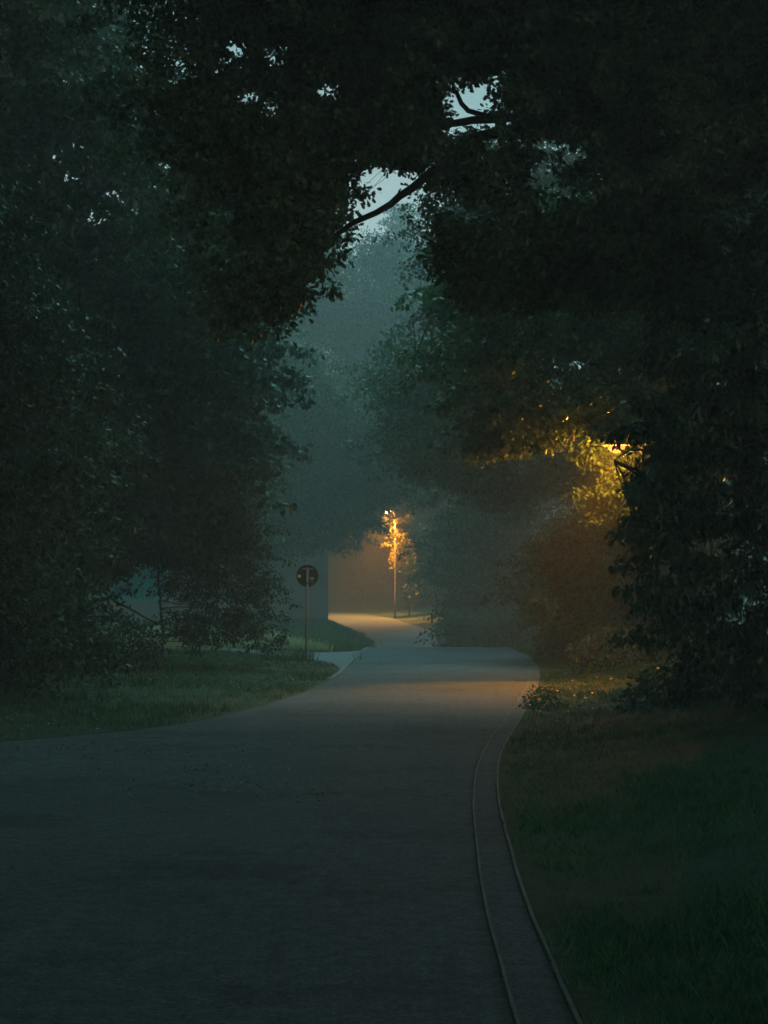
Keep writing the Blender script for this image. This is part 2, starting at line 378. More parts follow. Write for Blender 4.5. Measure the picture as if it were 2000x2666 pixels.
# ------------------------------------------------------------------ grass and litter
def scatter(n, x0, x1, y0, y1, cond=None, bias=None):
    x = RNG.uniform(x0, x1, n); y = RNG.uniform(y0, y1, n)
    if bias: y = y0 + (y1 - y0) * RNG.uniform(0, 1, n) ** bias
    l, r = xL(y), xR(y)
    ok = ((x < l - .02) | (x > r + .02)) & ~in_poly(x, y, SR)
    x, y = x[ok], y[ok]
    if cond is not None: k = cond(x, y); x, y = x[k], y[k]
    return np.stack([x, y, ground_z(x, y)], -1)
def grass_obj(name, p, h, mat, wid=.008, lean=.5):
    n = len(p); ax = rand_unit(n) * lean; ax[:, 2] = 1
    hh = h * RNG.uniform(.45, 1.4, n) * (1 + .5 * noise(p, 1.5))
    o = leaf_object(name, p - np.array([0, 0, .01]), ax, rand_unit(n), hh, BLADE * [1, 1], mat, width=wid / h)
    return o
tufts = scatter(16000, -12, -.5, 17, 60); p = np.repeat(tufts, 9, 0); p[:, :2] += RNG.normal(0, .05, (len(p), 2))
ok = (p[:, 0] < xL(p[:, 1]) - .0) & ~in_poly(p[:, 0], p[:, 1], SR); p = p[ok]; p[:, 2] = ground_z(p[:, 0], p[:, 1])
tag(grass_obj('grass', p, .10, M_GRASS), 'short dark green grass of the verge left of the road', 'grass', kind='stuff')
tufts = scatter(30000, .5, 9, 5, 62, None, 1.9); p = np.repeat(tufts, 9, 0); p[:, :2] += RNG.normal(0, .05, (len(p), 2))
ok = (p[:, 0] > xR(p[:, 1]) + .0); p = p[ok]; p[:, 2] = ground_z(p[:, 0], p[:, 1])
tag(grass_obj('grass', p, .085, M_GRASS, .008, .9), 'dark verge grass along the right kerb of the road', 'grass', kind='stuff')
tufts = scatter(7000, -12, .2, 50, 80, lambda x, y: (y > 51) & (y < 74) & (x < -1.6 - .16 * (y - 51))); p = np.repeat(tufts, 9, 0); p[:, :2] += RNG.normal(0, .06, (len(p), 2))
ok = ~in_poly(p[:, 0], p[:, 1], SR) & (p[:, 0] < xL(p[:, 1]) - .15); p = p[ok]; p[:, 2] = ground_z(p[:, 0], p[:, 1])
tag(grass_obj('grass', p, .26, M_DRY, .02, .7), 'pale tall meadow grass beyond the side road', 'grass', kind='stuff')
tufts = scatter(9000, -9, -.4, 58, 96, lambda x, y: x > -9 + 0 * y); p = np.repeat(tufts, 6, 0); p[:, :2] += RNG.normal(0, .09, (len(p), 2))
ok = ~in_poly(p[:, 0], p[:, 1], SR) & (p[:, 0] < xL(p[:, 1]) - .2); p = p[ok]; p[:, 2] = ground_z(p[:, 0], p[:, 1])
tag(grass_obj('grass', p, .2, M_GRASS, .03, .7), 'rough dark grass on the bank between the house and the far road', 'grass', kind='stuff')
# tall weeds round the sign post
p = np.concatenate([np.stack([RNG.normal(-2.35, .65, 900), RNG.normal(43.6, .5, 900), np.zeros(900)], -1)])
ok = ~in_poly(p[:, 0], p[:, 1], SR); p = p[ok]; p[:, 2] = ground_z(p[:, 0], p[:, 1])
tag(grass_obj('weeds', p, .42, M_GRASS, .02, .35), 'tall weeds and seed stalks round the foot of the road sign', 'weeds', kind='stuff')
# low broad-leaved weeds spilling over the right kerb
tp = np.concatenate([np.stack([xR(yy_) + RNG.uniform(-.16, .35, 420), np.full(420, yy_) + RNG.uniform(-1.1, 1.1, 420), RNG.uniform(.0, .06, 420)], -1) for yy_ in (24.4, 25.6, 27, 28.6)])
tp[:, 2] += ground_z(tp[:, 0], tp[:, 1]).clip(0, 9); tp = tp[(tp[:, 0] > xR(tp[:, 1]) - .16 * RNG.uniform(0, 1, len(tp)) ** 2)]
ps, ax, nr_, sz = tips_to_leaves(tp[::3], 3, .07, .06)
tag(leaf_object('weeds', ps, ax, nr_, sz, POINTED, M_DARK), 'low leafy weeds spilling over the right kerb in the lamp light', 'weeds', kind='stuff')
# fallen leaves, clover and litter
q = scatter(5200, -9, -1, 18, 42, lambda x, y: noise(np.stack([x, y, 0 * x], -1), .8) > -.15)
q2 = scatter(900, 1, 8, 22, 36)
q = np.concatenate([q, q2]); q[:, 2] += .05
nn_ = rand_unit(len(q)) * .5; nn_[:, 2] = 1; ax = rand_unit(len(q)); ax[:, 2] *= .25
tag(leaf_object('fallen_leaves', q, ax, nn_, .05 * RNG.uniform(.6, 1.3, len(q)), POINTED, M_FALLEN), 'pale fallen leaves scattered over both grass verges', 'leaves', kind='stuff')
x = RNG.uniform(-5, 4, 900); y = RNG.uniform(8, 50, 900); k = (x > xL(y) + .1) & (x < xR(y) - .05) & ((noise(np.stack([x, y, 0 * x], -1), .45) > .25) | (RNG.uniform(0, 1, 900) < .12))
cl = np.concatenate([np.stack([RNG.normal(a, sx1, n_), RNG.normal(b, sy1, n_)], -1) for a, b, sx1, sy1, n_ in ((-3.0, 17.2, .9, .45, 420), (-1.35, 13.7, .55, .45, 300), (-1.9, 15.4, .5, .3, 120), (.6, 19.5, .8, .8, 60), (2.3, 26.5, .25, 1.2, 90), (2.9, 31, .3, 1.2, 60))])
x, y = np.concatenate([x[k], cl[:, 0]]), np.concatenate([y[k], cl[:, 1]]); k = (x > xL(y) + .1) & (x < xR(y) - .02)
q = np.stack([x[k], y[k], base(y[k]) + .03], -1); nn_ = rand_unit(len(q)) * .3; nn_[:, 2] = 1; ax = rand_unit(len(q)); ax[:, 2] *= .1
tag(leaf_object('road_litter', q, ax, nn_, .05 * RNG.uniform(.5, 1.2, len(q)), POINTED, M_OAK), 'dark leaves and twigs lying on the asphalt', 'leaves', kind='stuff')

# ------------------------------------------------------------------ trees
def tree(name, label, cat, group, trunk, limbs, tips, k, spread, size, shape, mat, hubs=60, twig=0, r0=.05, updir=.9, droop=.35, crowns=None):
    """trunk: polyline + radii; limbs: list of (points, r_start, r_end)"""
    org = tuple(trunk[0][0]); root = empty(name, org, label, cat, group)
    mb = MB(); pts, rad = trunk
    tp = resample(np.array(pts, float), 14); mb.tube(tp, np.interp(np.linspace(0, 1, 14), np.linspace(0, 1, len(rad)), rad), 10)
    allL = [(tp, 0, 0)]
    for lp, ra, rb in limbs:
        lp = resample(np.array(lp, float), 18); lp[1:-1] += RNG.normal(0, .02, (16, 3)); allL.append((lp, ra, rb))
        mb.tube(lp, np.linspace(ra, rb, 18), 7)
    if hubs: limb_net(mb, allL if len(limbs) == 0 else allL[1:] + [(tp[7:], 0, 0)], tips, hubs, r0, twig, maxlen=1.7 if twig == 5 else 2.8)
    mb.build('trunk', M_BARK, root, smooth=True, origin=org)
    ps, ax, no, sz = tips_to_leaves(tips, k, spread * .62, size, updir, droop)
    leaf_object('crown', ps, ax, no, sz, shape, mat, root, origin=org)
    return root

# --- the big oak over the road (trunk off to the right), side view density map, one row per 100 px, 100 px columns from x=300
DM = ["5678899999999999999999",
      "4565589998889999999999",
      "4565667953689999999999",
      "3468679954765899999999",
      "2357874466544899999999",
      "2346883134445899999999",
      "1235751048889999999999",
      "0135510037889999999999",
      "0133100000000000000000",
      "0110000000000000000000",
      "0000000000000000000000"]
DMA = np.array([[int(ch) for ch in r_] for r_ in DM], float)
GAPS = [(1018, 468, 60, 34), (1045, 522, 62, 32), (962, 440, 30, 20), (1195, 290, 32, 22), (1180, 218, 35, 14), (620, 118, 45, 28), (700, 130, 25, 22), (768, 375, 22, 40), (640, 255, 55, 30), (705, 285, 28, 32),
        (850, 235, 45, 28), (1400, 375, 60, 22), (1290, 370, 40, 18), (1500, 400, 40, 25), (790, 440, 30, 20), (560, 190, 25, 14), (1110, 420, 30, 16)]
def dm(x, y):
    u = np.clip((x - 350) / 100, 0, DMA.shape[1] - 1.001); v = np.clip((y - 50) / 100, 0, DMA.shape[0] - 1.001)
    i, j = v.astype(int), u.astype(int); a, b = v - i, u - j
    q = (DMA[i, j] * (1 - a) * (1 - b) + DMA[i + 1, j] * a * (1 - b) + DMA[i, j + 1] * (1 - a) * b + DMA[i + 1, j + 1] * a * b) / 9
    for gx, gy, rx, ry in GAPS: q = q * np.clip((((x - gx) / rx) ** 2 + ((y - gy) / ry) ** 2) ** .5 * 1.5 - .58, 0.07, 1)
    return q
m_ = 9000
x = RNG.uniform(280, 2450, m_); y = RNG.uniform(-350, 1000, m_); d = RNG.uniform(20.5, 27, m_)
seeds = P(x, y, d)
pp = sprays(seeds, 12, .75)
proj = unP(pp); dens = dm(proj[:, 0], proj[:, 1])
ok = RNG.uniform(0, 1, len(pp)) < dens * .95
ok &= (noise(pp, 1.5) * .5 + noise(pp + 9, 4.) * .35) > .62 - dens * 1.15
oak_tips = pp[ok]; print('oak tips', len(oak_tips))
T0 = np.array([7.6, 23.5, .6])
B2 = [(6.9, 23.6, 8.4), *P([1500, 1330, 1240, 1160, 1085, 1035, 985, 900, 845, 780, 700], [345, 345, 350, 425, 480, 520, 545, 590, 650, 760, 850], [23.6, 23.5, 23.5, 23.4, 23.3, 23.2, 23.1, 23, 23, 23, 23]).tolist()]
B1 = [(7, 23.4, 8.2), *P([1500, 1330, 1215, 1120, 1000, 860, 700, 560], [320, 305, 318, 328, 350, 330, 360, 400], [24.5, 24.4, 24.3, 24.2, 24, 23.8, 23.6, 23.5]).tolist()]
B1b = [P(1330, 305, 24.4).tolist(), *P([1240, 1160, 1060, 940, 820], [290, 230, 215, 150, 90], [24.2, 24, 23.8, 23.6, 23.4]).tolist()]
B3 = [(7.2, 23.4, 6.5), *P([1600, 1400, 1280, 1180], [560, 600, 640, 740], [25, 25.5, 26, 26.2]).tolist()]
B4 = [(7.2, 23.4, 9.8), *P([1700, 1400, 1100, 800, 500], [-150, -200, -150, -120, -60], [22, 21, 20.5, 21, 22]).tolist()]
B5 = [P(985, 400, 23.9).tolist(), *P([960, 930, 890, 850, 800], [420, 455, 480, 520, 560], [23.6, 23.6, 23.6, 23.5, 23.5]).tolist()]
# unseen leaves added to the crown above the viewer to darken the near road
nb = 13000; back = np.stack([RNG.uniform(-17, 17, nb), RNG.uniform(-16, 19.5, nb), RNG.uniform(0, 1, nb)], -1)
back[:, 2] = 9.2 + .12 * back[:, 1].clip(-4, 20) + back[:, 2] * 4
back = back[(back[:, 2] > 1.6 + back[:, 1].clip(0, 30) * .42 + 1.2) | ((np.abs(back[:, 0]) > .36 * back[:, 1] + 6) & (back[:, 1] < 14))]
oak = tree('oak_tree', 'big near oak arching over the road, black lobed leaves and crooked limbs against the sky', 'tree', None,
           ([T0, T0 + [0, 0, 4], T0 + [-.3, 0, 8], T0 + [-.2, .3, 13]], [.42, .34, .28, .12]),
           [(B2, .10, .018), (B1, .09, .015), (B1b, .05, .01), (B3, .09, .02), (B4, .12, .03), (B5, .035, .007)],
           oak_tips, 11, .24, .09, OAK, M_OAK, hubs=200, twig=5, r0=.028, updir=.5, droop=.25)
ps, ax, no, sz = tips_to_leaves(back, 10, .9, .5, .8)
leaf_object('crown', ps, ax, no, sz, DIAMOND, M_OAK, oak, origin=tuple(T0), width=1.3)

def side_tree(name, label, cat, group, polys, d0, d1, n, k, spread, size, shape, mat, base_xy, height, r=.22, thin=0., freq=.9, rough=30, hubs=50, twig=0, limbs=(), r0=.05, updir=.9, droop=.35, sl=3.2):
    tips = sprays(poly_tips(polys, d0, d1, n // 9, thin, freq, rough), 10, spread * sl)
    z0 = float(ground_z(*base_xy)) - .1
    tips = tips[tips[:, 2] > ground_z(tips[:, 0], tips[:, 1]) + .1]
    b = np.array([base_xy[0], base_xy[1], z0])
    tr = [b, b + [random.uniform(-.2, .2), 0, height * .4], b + [random.uniform(-.4, .4), random.uniform(-.3, .3), height * .75], b + [random.uniform(-.6, .6), 0, height]]
    return tree(name, label, cat, group, (tr, [r, r * .8, r * .5, r * .12]), list(limbs), tips, k, spread, size, shape, mat, hubs, twig, r0, updir, droop)

# right side
side_tree('oak_tree', 'lower right oak whose underside is lit amber by the hidden near lamp', 'tree', None,
          [(1160, 640), (1200, 560), (1280, 620), (1400, 520), (1700, 450), (2500, 300), (2500, 1250), (1720, 1200), (1620, 1130), (1500, 1080), (1450, 1110), (1380, 1140), (1280, 1165), (1210, 1070), (1160, 1020), (1130, 940), (1165, 880), (1150, 760)],
          30.5, 38.5, 14000, 8, .3, .13, OAK, M_OAK, (8.4, 33.5), 11, .35, thin=.05, rough=30, hubs=150, twig=9,
          limbs=[([(8.4, 33.5, 5), *P([1700, 1450, 1250], [800, 850, 800], [33, 33, 33]).tolist()], .12, .03), ([(8.4, 33.5, 4), *P([1750, 1500, 1330], [1050, 1020, 1080], [34, 35, 35.5]).tolist()], .1, .02)])
ft = sprays(np.concatenate([poly_tips(pl, 33.4, 35.4, 85, 0, 2, 10) for pl in ([(1240, 1120), (1330, 1090), (1345, 1150), (1265, 1175)], [(1330, 1080), (1460, 1070), (1465, 1120), (1400, 1145), (1340, 1140)], [(1500, 1080), (1620, 1060), (1640, 1110), (1520, 1130)])]), 8, .4)
rk = [o for o in S.objects if o.name == 'oak_tree.001'][0]
ps, ax, no, sz = tips_to_leaves(ft, 7, .16, .12, .4, .5)
leaf_object('crown', ps, ax, no, sz, OAK, M_OAK, rk, origin=tuple(rk.location))['label'] = 'lowest twigs glowing amber under the lamp light'
side_tree('hazel_tree', 'nearest dark tree filling the right edge, pointed leaves hanging in front of the hidden lamp', 'tree', None,
          [(1720, 900), (1690, 1070), (1630, 1105), (1604, 1140), (1600, 1178), (1640, 1215), (1635, 1235), (1620, 1260), (1610, 1295), (1670, 1330), (1670, 1420), (1660, 1490), (1720, 1600), (1760, 1760), (1900, 1850), (2600, 1950), (2600, 500), (1900, 500)],
          16.5, 20.5, 9500, 10, .22, .085, POINTED, M_DARK, (5.6, 18.5), 7, .16, thin=.02, rough=26, hubs=120, twig=6, droop=.7, sl=1.9, r0=.018,
          limbs=[([(5.6, 18.5, 3), *P([1850, 1700, 1600], [1100, 1130, 1200], [18, 18, 18]).tolist()], .03, .006)])
side_tree('maple_tree', 'leafy tree right of the road behind the hidden lamp, amber upper side', 'tree', None,
          [(1500, 1120), (1560, 1150), (1700, 1150), (1900, 1300), (1800, 1720), (1480, 1690), (1400, 1600), (1370, 1500), (1410, 1400), (1480, 1340), (1600, 1330), (1530, 1250)],
          39, 46, 7000, 8, .3, .13, POINTED, M_MID, (6.6, 42.5), 5.6, .14, thin=.1, rough=34, hubs=80, twig=12)
side_tree('lime_tree', 'mid distance green tree hanging over the crest, right of the middle', 'tree', None,
          [(1015, 880), (1060, 850), (1150, 900), (1300, 960), (1500, 1050), (1700, 1100), (1700, 1300), (1450, 1250), (1350, 1330), (1200, 1250), (1080, 1230), (990, 1150), (985, 1000)],
          54, 64, 7000, 8, .45, .18, POINTED, M_MID, (9.5, 59), 13, .3, thin=.08, rough=34, hubs=70)
side_tree('lime_tree', 'dark misty trees below the green crown, right of the far lamp', 'tree', None,
          [(1130, 1100), (1250, 1000), (1500, 980), (1900, 1000), (1900, 1700), (1420, 1700), (1290, 1680), (1210, 1650), (1150, 1590), (1140, 1450), (1130, 1300)],
          72, 84, 14000, 8, .5, .2, POINTED, M_DARK, (9.2, 78), 9, .25, thin=.0, rough=30, hubs=60)
side_tree('beech_tree', 'brownish autumn tree showing through the oak limbs under the upper right sky gap', 'tree', None,
          [(1160, 640), (1120, 570), (1170, 510), (1190, 440), (1260, 380), (1400, 340), (1560, 360), (1700, 400), (1900, 500), (1900, 900), (1200, 900), (1120, 760)],
          44, 52, 7000, 8, .4, .16, DIAMOND, M_RUST, (9.5, 48), 14, .3, thin=.25, rough=40, hubs=80)
# left side
side_tree('beech_tree', 'tall dark tree filling the left edge behind the verge', 'tree', None,
          [(-600, -400), (180, -400), (300, 0), (430, 230), (600, 500), (690, 640), (700, 800), (720, 1000), (650, 1240), (560, 1380), (420, 1440), (250, 1480), (-600, 1500)],
          36, 47, 26000, 8, .4, .21, DIAMOND, M_DARK, (-8.5, 41), 17, .4, thin=-.35, rough=36, hubs=120)
side_tree('hornbeam_tree', 'low dark leafy tree at the left edge reaching down to the grass', 'tree', None,
          [(-700, 300), (0, 450), (150, 800), (280, 1000), (290, 1250), (215, 1420), (240, 1560), (330, 1690), (260, 1760), (100, 1820), (-700, 1900)],
          23.5, 31, 13000, 8, .3, .105, POINTED, M_DARK, (-7.2, 27), 7, .2, thin=0., rough=30, hubs=90, twig=10)
side_tree('ash_tree', 'hazy mid distance tree on the left with paler leaf edges, above the building', 'tree', None,
          [(420, 620), (530, 760), (610, 880), (660, 960), (665, 1060), (715, 1160), (700, 1240), (660, 1310), (640, 1370), (500, 1420), (100, 1450), (0, 600)],
          52, 62, 13000, 8, .42, .17, POINTED, M_MID, (-11, 57), 14, .3, thin=.0, rough=40, hubs=80)
mt = sprays(poly_tips([(1500, 1110), (1640, 1090), (1720, 1200), (1700, 1330), (1560, 1350), (1530, 1230)], 35.4, 37.2, 160, 0, 2, 16), 8, .5)
rk = [o for o in S.objects if o.name == 'maple_tree'][0]
ps, ax, no, sz = tips_to_leaves(mt, 7, .2, .12, .4, .4)
leaf_object('crown', ps, ax, no, sz, POINTED, M_MID, rk, origin=tuple(rk.location))['label'] = 'twigs lit amber right behind the lamp'
bt = [o for o in S.objects if o.name == 'beech_tree' and o.location.x < 0] + [o for o in S.objects if o.name.startswith('beech_tree') and o.location.x < 0]
nb = 5200; ov = np.stack([RNG.uniform(-26, -3.8, nb), RNG.uniform(15, 37, nb), RNG.uniform(0, 1, nb)], -1); ov[:, 2] = 1.6 + .405 * ov[:, 1] + 1.4 + 2.6 * ov[:, 2]  # extra leaves above the view, added to shade the left trees and verge
ps, ax, no, sz = tips_to_leaves(ov, 9, .8, .42, .8)
leaf_object('crown', ps, ax, no, sz, DIAMOND, M_DARK, bt[0], origin=tuple(bt[0].location), width=1.2)
# thin drooping branches hanging in front of the house
dl = [([(-7.5, 39.5, 4.6), *P([300, 420, 520, 600, 680, 740], [1180, 1300, 1380, 1460, 1550, 1640], [39.5] * 6).tolist()], .05, .008),
      ([(-7.5, 39.5, 3.6), *P([250, 380, 500, 590, 650, 690], [1330, 1420, 1500, 1570, 1620, 1690], [39] * 6).tolist()], .045, .006),
      ([(-7.5, 39.5, 2.0), *P([280, 400, 450, 520, 580], [1560, 1620, 1640, 1668, 1655], [38.5] * 5).tolist()], .035, .006),
      ([P(560, 1600, 39).tolist(), *P([590, 620, 660, 700], [1640, 1654, 1648, 1632], [39] * 4).tolist()], .014, .005),
      ([P(415, 1420, 40).tolist(), *P([412, 420, 428], [1500, 1600, 1700], [40] * 3).tolist()], .03, .03)]
side_tree('cherry_tree', 'thin drooping twigs with sparse leaves hanging left of the road sign', 'tree', None,
          [(455, 1250), (560, 1230), (680, 1330), (700, 1420), (715, 1500), (715, 1620), (700, 1690), (600, 1650), (520, 1680), (450, 1640), (440, 1500)],
          37, 41, 3000, 6, .22, .09, POINTED, M_DARK, (-7.5, 39.5), 6.5, .14, thin=.45, freq=1.6, rough=30, hubs=170, twig=3, limbs=dl, r0=.03, droop=.6)
# centre
side_tree('elm_tree', 'dark teal crown directly above and left of the far glowing lamp', 'tree', None,
          [(520, 830), (640, 850), (760, 900), (850, 960), (930, 1000), (1040, 1100), (1075, 1200), (1085, 1260), (1060, 1290), (1000, 1295), (965, 1320), (940, 1370), (890, 1395), (830, 1405), (740, 1430), (660, 1440), (600, 1300), (650, 900)],
          84, 100, 14000, 8, .6, .22, POINTED, M_DARK, (-9.2, 97), 17, .35, thin=.0, rough=26, hubs=60)
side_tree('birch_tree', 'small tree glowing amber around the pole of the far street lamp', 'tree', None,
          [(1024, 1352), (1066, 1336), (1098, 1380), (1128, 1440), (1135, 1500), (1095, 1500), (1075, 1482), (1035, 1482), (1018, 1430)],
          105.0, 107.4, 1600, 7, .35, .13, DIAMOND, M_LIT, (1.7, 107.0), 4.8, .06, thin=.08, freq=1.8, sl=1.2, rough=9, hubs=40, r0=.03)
side_tree('birch_tree', 'slender leafy tree between the far lamp and the dark right hand trees', 'tree', None,
          [(1080, 1390), (1110, 1340), (1220, 1360), (1220, 1540), (1140, 1570), (1095, 1540), (1085, 1490)],
          98, 104, 1500, 7, .4, .18, DIAMOND, M_MID, (4.2, 101), 5, .1, thin=.1, freq=1.5, rough=20, hubs=40)

# far tall trees: prototypes copied
def proto_crown(h, rad, n, conifer=False, seed=1):
    r_ = np.random.default_rng(seed); pts = []
    for i in range(34 if not conifer else 60):
        t = r_.uniform(.12, 1); a = r_.uniform(0, 6.28)
        if conifer: rr = rad * (1 - t) * 1.0 + .2; c = np.array([math.cos(a) * rr * .6, math.sin(a) * rr * .6, h * t]); R_ = np.array([rr * .55, rr * .55, h * .035 + .3])
        else:
            rr = rad * math.sqrt(max(.05, 1 - ((t - .5) / .56) ** 2)); c = np.array([math.cos(a) * rr * .62, math.sin(a) * rr * .62, h * t]); R_ = np.array([rad * .4, rad * .4, h * .075]) * r_.uniform(.7, 1.25)
        q = r_.normal(size=(n // 34, 3)); q /= np.linalg.norm(q, axis=1)[:, None]; q *= r_.uniform(.5, 1, (len(q), 1)) ** .5
        pts.append(c + q * R_)
    return np.concatenate(pts)
def make_far(name, label, cat, loc, h, rad, n, size, mat, conifer=False, seed=1, group=None):
    root = empty(name, loc, label, cat, group); mb = MB()
    mb.tube([(0, 0, -.5), (.05, .05, h * .2), (.1, 0, h * .4), (.05, 0, h * .7), (0, .1, h * .95)], [.4, .34, .28, .16, .06], 8); tips = proto_crown(h, rad, n, conifer, seed)
    limb_net(mb, [(np.array([(.1, 0, h * .3), (0, .1, h * .9)]), 0, 0)], tips, 40, .1, 0, 4, 9)
    mb.build('trunk', M_BARK, root, smooth=True)
    tips = sprays(tips[::5], 6, 1.5); ps, ax, no, sz = tips_to_leaves(tips, 6, .38, size, 2.2); leaf_object('crown', ps, ax, no, sz, DIAMOND, mat, root)
    return root
def copy_tree(src, loc, rz, sc, label, group=None):
    r = src.copy(); S.collection.objects.link(r); r.location = loc; r.rotation_euler = (0, 0, rz); r.scale = (sc,) * 3; r['label'] = label
    if group: r['group'] = group
    for ch in src.children:
        c_ = ch.copy(); S.collection.objects.link(c_); c_.parent = r
    return r
GF = 'tall misty trees closing the view beyond the bend'
fa = make_far('tall_tree', 'tall misty tree right under the open sky gap, behind the far lamp', 'tree', (-2.2, 124, .8), 29, 6.2, 8500, .26, M_FAR, seed=3, group=GF)
fb = make_far('tall_tree', 'tall misty tree left of the sky gap, crown seen under the drooping oak limb', 'tree', (-9.5, 128, .8), 32, 6.8, 8500, .26, M_FAR, seed=5, group=GF)
fc = make_far('tall_tree', 'bluish rounded treetop poking above the wood at the right side of the sky gap', 'tree', (3.2, 172, 1.5), 42, 5.5, 9000, .3, M_BLUE, False, seed=8, group=GF)
copy_tree(fa, (4.6, 121, .8), 2.1, .93, 'tall misty tree right of the gap, half behind the near right oak', GF)
copy_tree(fb, (10.5, 126, .8), 1.1, .95, 'tall misty tree at far right behind the brownish tree', GF)
copy_tree(fa, (-16, 122, .8), .7, 1.1, 'tall misty tree far left behind the hazy mid distance tree', GF)
copy_tree(fc, (-13.2, 150, 1.5), 1.9, .98, 'dark bluish tree behind the left misty trees', GF)
copy_tree(fa, (1.2, 134, .8), 4.1, 1.08, 'tall misty tree in the middle behind the other two', GF)
copy_tree(fb, (-5.5, 142, .8), 3.1, 1.0, 'tall misty tree in the second row, between the two tall crowns of the middle', GF)
copy_tree(fb, (2.2, 148, .8), 5.1, 1.02, 'tall misty tree in the back row just left of the bluish treetop', GF)
copy_tree(fb, (-24, 92, .8), 2.6, 1.25, 'tall dim tree far left, behind the tall dark tree of the left edge', GF)
# understorey behind the bend
for i, (x_, y_, s_, l_) in enumerate([(-1.5, 119.5, .3, 'low bushy tree in the amber mist behind the bend, left of the far lamp pole'), (2.8, 114, .27, 'low bushy tree behind the far lamp pole'), (-6.2, 131, .4, 'bushy young tree at the end of the lit road, beside the building corner'), (7, 116, .35, 'bushy young tree among the dark trees right of the far lamp')]):
    copy_tree(fb if i % 2 else fa, (x_, y_, .3), i * 1.3, s_, l_, 'young trees behind the bend')
# distant wood as one mass
n = 130000; ang = RNG.uniform(-.6, .6, n); rr = RNG.uniform(180, 235, n); x = np.sin(ang) * rr; y = np.cos(ang) * rr
top = 30 + 4 * noise(np.stack([x, y, 0 * x], -1), .12) + 3 * noise(np.stack([x, y, 0 * x], -1), .5); z = 1 + top * RNG.uniform(0, 1, n) ** .8
p = np.stack([x, y, z], -1)
tag(leaf_object('distant_wood', p, rand_unit(n), rand_unit(n) + [0, 0, .5], 1.1 * RNG.uniform(.6, 1.2, n), DIAMOND, M_FAR), 'distant misty wood seen as one dark mass', 'wood', kind='stuff')

# bushes
def bush(label, polyc, d0, d1, n, mat, size=.1, thin=-.1):
    tips = poly_tips(polyc, d0, d1, n, thin, 1.5, 14); tips = tips[tips[:, 2] > ground_z(tips[:, 0], tips[:, 1]) + .03]
    c_ = tips.mean(0); c_[2] = float(ground_z(c_[0], c_[1]))
    root = empty('bush', tuple(c_), label, 'bush'); mb = MB()
    for t in tips[RNG.choice(len(tips), 30)]:
        m_ = (t + c_) / 2 + rand_unit(1)[0] * .1; mb.tube([c_ + [random.uniform(-.2, .2), random.uniform(-.2, .2), -.05], m_, t], [.02, .012, .005], 4)
    mb.build('stem', M_BARK, root, origin=tuple(c_))
    ps, ax, no, sz = tips_to_leaves(tips, 7, .16, size); leaf_object('foliage', ps, ax, no, sz, POINTED, mat, root, origin=tuple(c_))
bush('fresh green bush at the right kerb where the road drops over the crest', [(1385, 1700), (1400, 1672), (1440, 1668), (1500, 1685), (1540, 1720), (1560, 1770), (1480, 1770), (1405, 1760)], 42, 50, 900, M_BUSH)
bush('dark bush on the right bank behind the amber strip of grass', [(1480, 1700), (1560, 1640), (1700, 1640), (1900, 1650), (1900, 1800), (1600, 1790), (1500, 1760)], 33, 39, 1500, M_DARK)
bush('low dark bush at the foot of the left trees behind the verge grass', [(-100, 1560), (150, 1560), (330, 1600), (420, 1660), (430, 1720), (300, 1750), (0, 1780), (-200, 1800)], 33, 36, 1800, M_DARK)
bush('dim bush line at the right of the dip in the road', [(1130, 1640), (1200, 1590), (1330, 1600), (1430, 1640), (1430, 1700), (1150, 1690)], 66, 71, 1500, M_DARK, .14)
bush('dark bush in shade on the right bank beside the near kerb', [(1600, 1830), (1700, 1740), (1900, 1720), (2200, 1750), (2200, 2100), (1900, 2050), (1700, 1960)], 20.5, 23.5, 1500, M_DARK)

# ------------------------------------------------------------------ building
hx1, hy = float(P(855, 1500, 92)[0]), 92
root = empty('house', (hx1, hy, .2), 'plain grey rendered house with a sharp right corner in the mist behind the road sign', 'house')
o_ = (hx1, hy, .2); mb = MB(); x0, x1, z0, z1 = hx1 - 12, hx1, -.4, 6.0
mb.box(((x0 + x1) / 2, hy + 4.5, (z0 + z1) / 2), ((x1 - x0) / 2, 4.5, (z1 - z0) / 2))
mb.build('wall', M_WALL, root, origin=o_)
mb = MB(); r_ = .35; zr = 10
mb.add([(x0 - r_, hy - r_, z1 - .1), (x1 + r_, hy - r_, z1 - .1), (x1 + r_, hy + 9 + r_, z1 - .1), (x0 - r_, hy + 9 + r_, z1 - .1), (x0 - r_, hy + 4.5, zr), (x1 + r_, hy + 4.5, zr),
        (x0 - r_, hy - r_, z1 + .08), (x1 + r_, hy - r_, z1 + .08), (x1 + r_, hy + 9 + r_, z1 + .08), (x0 - r_, hy + 9 + r_, z1 + .08), (x0 - r_, hy + 4.5, zr + .18), (x1 + r_, hy + 4.5, zr + .18)],
       [(6, 7, 11, 10), (8, 9, 10, 11), (0, 4, 5, 1), (2, 5, 4, 3), (0, 1, 7, 6), (2, 3, 9, 8), (1, 5, 11, 7), (5, 2, 8, 11), (0, 6, 10, 4), (4, 10, 9, 3)])
mb.build('roof', M_ROOF, root, origin=o_)
for xg in (x0, x1):
    mb = MB(); mb.add([(xg, hy, z1), (xg, hy + 9, z1), (xg, hy + 4.5, zr)], [(0, 1, 2)]); mb.build('gable', M_WALL, root, origin=o_)
mb = MB(); mb.tube([(x0 - r_, hy - r_ - .06, z1), (x1 + r_, hy - r_ - .06, z1)], .07, 8); mb.build('gutter', M_STEEL, root, origin=o_)

root.rotation_euler = (0, 0, R(13))

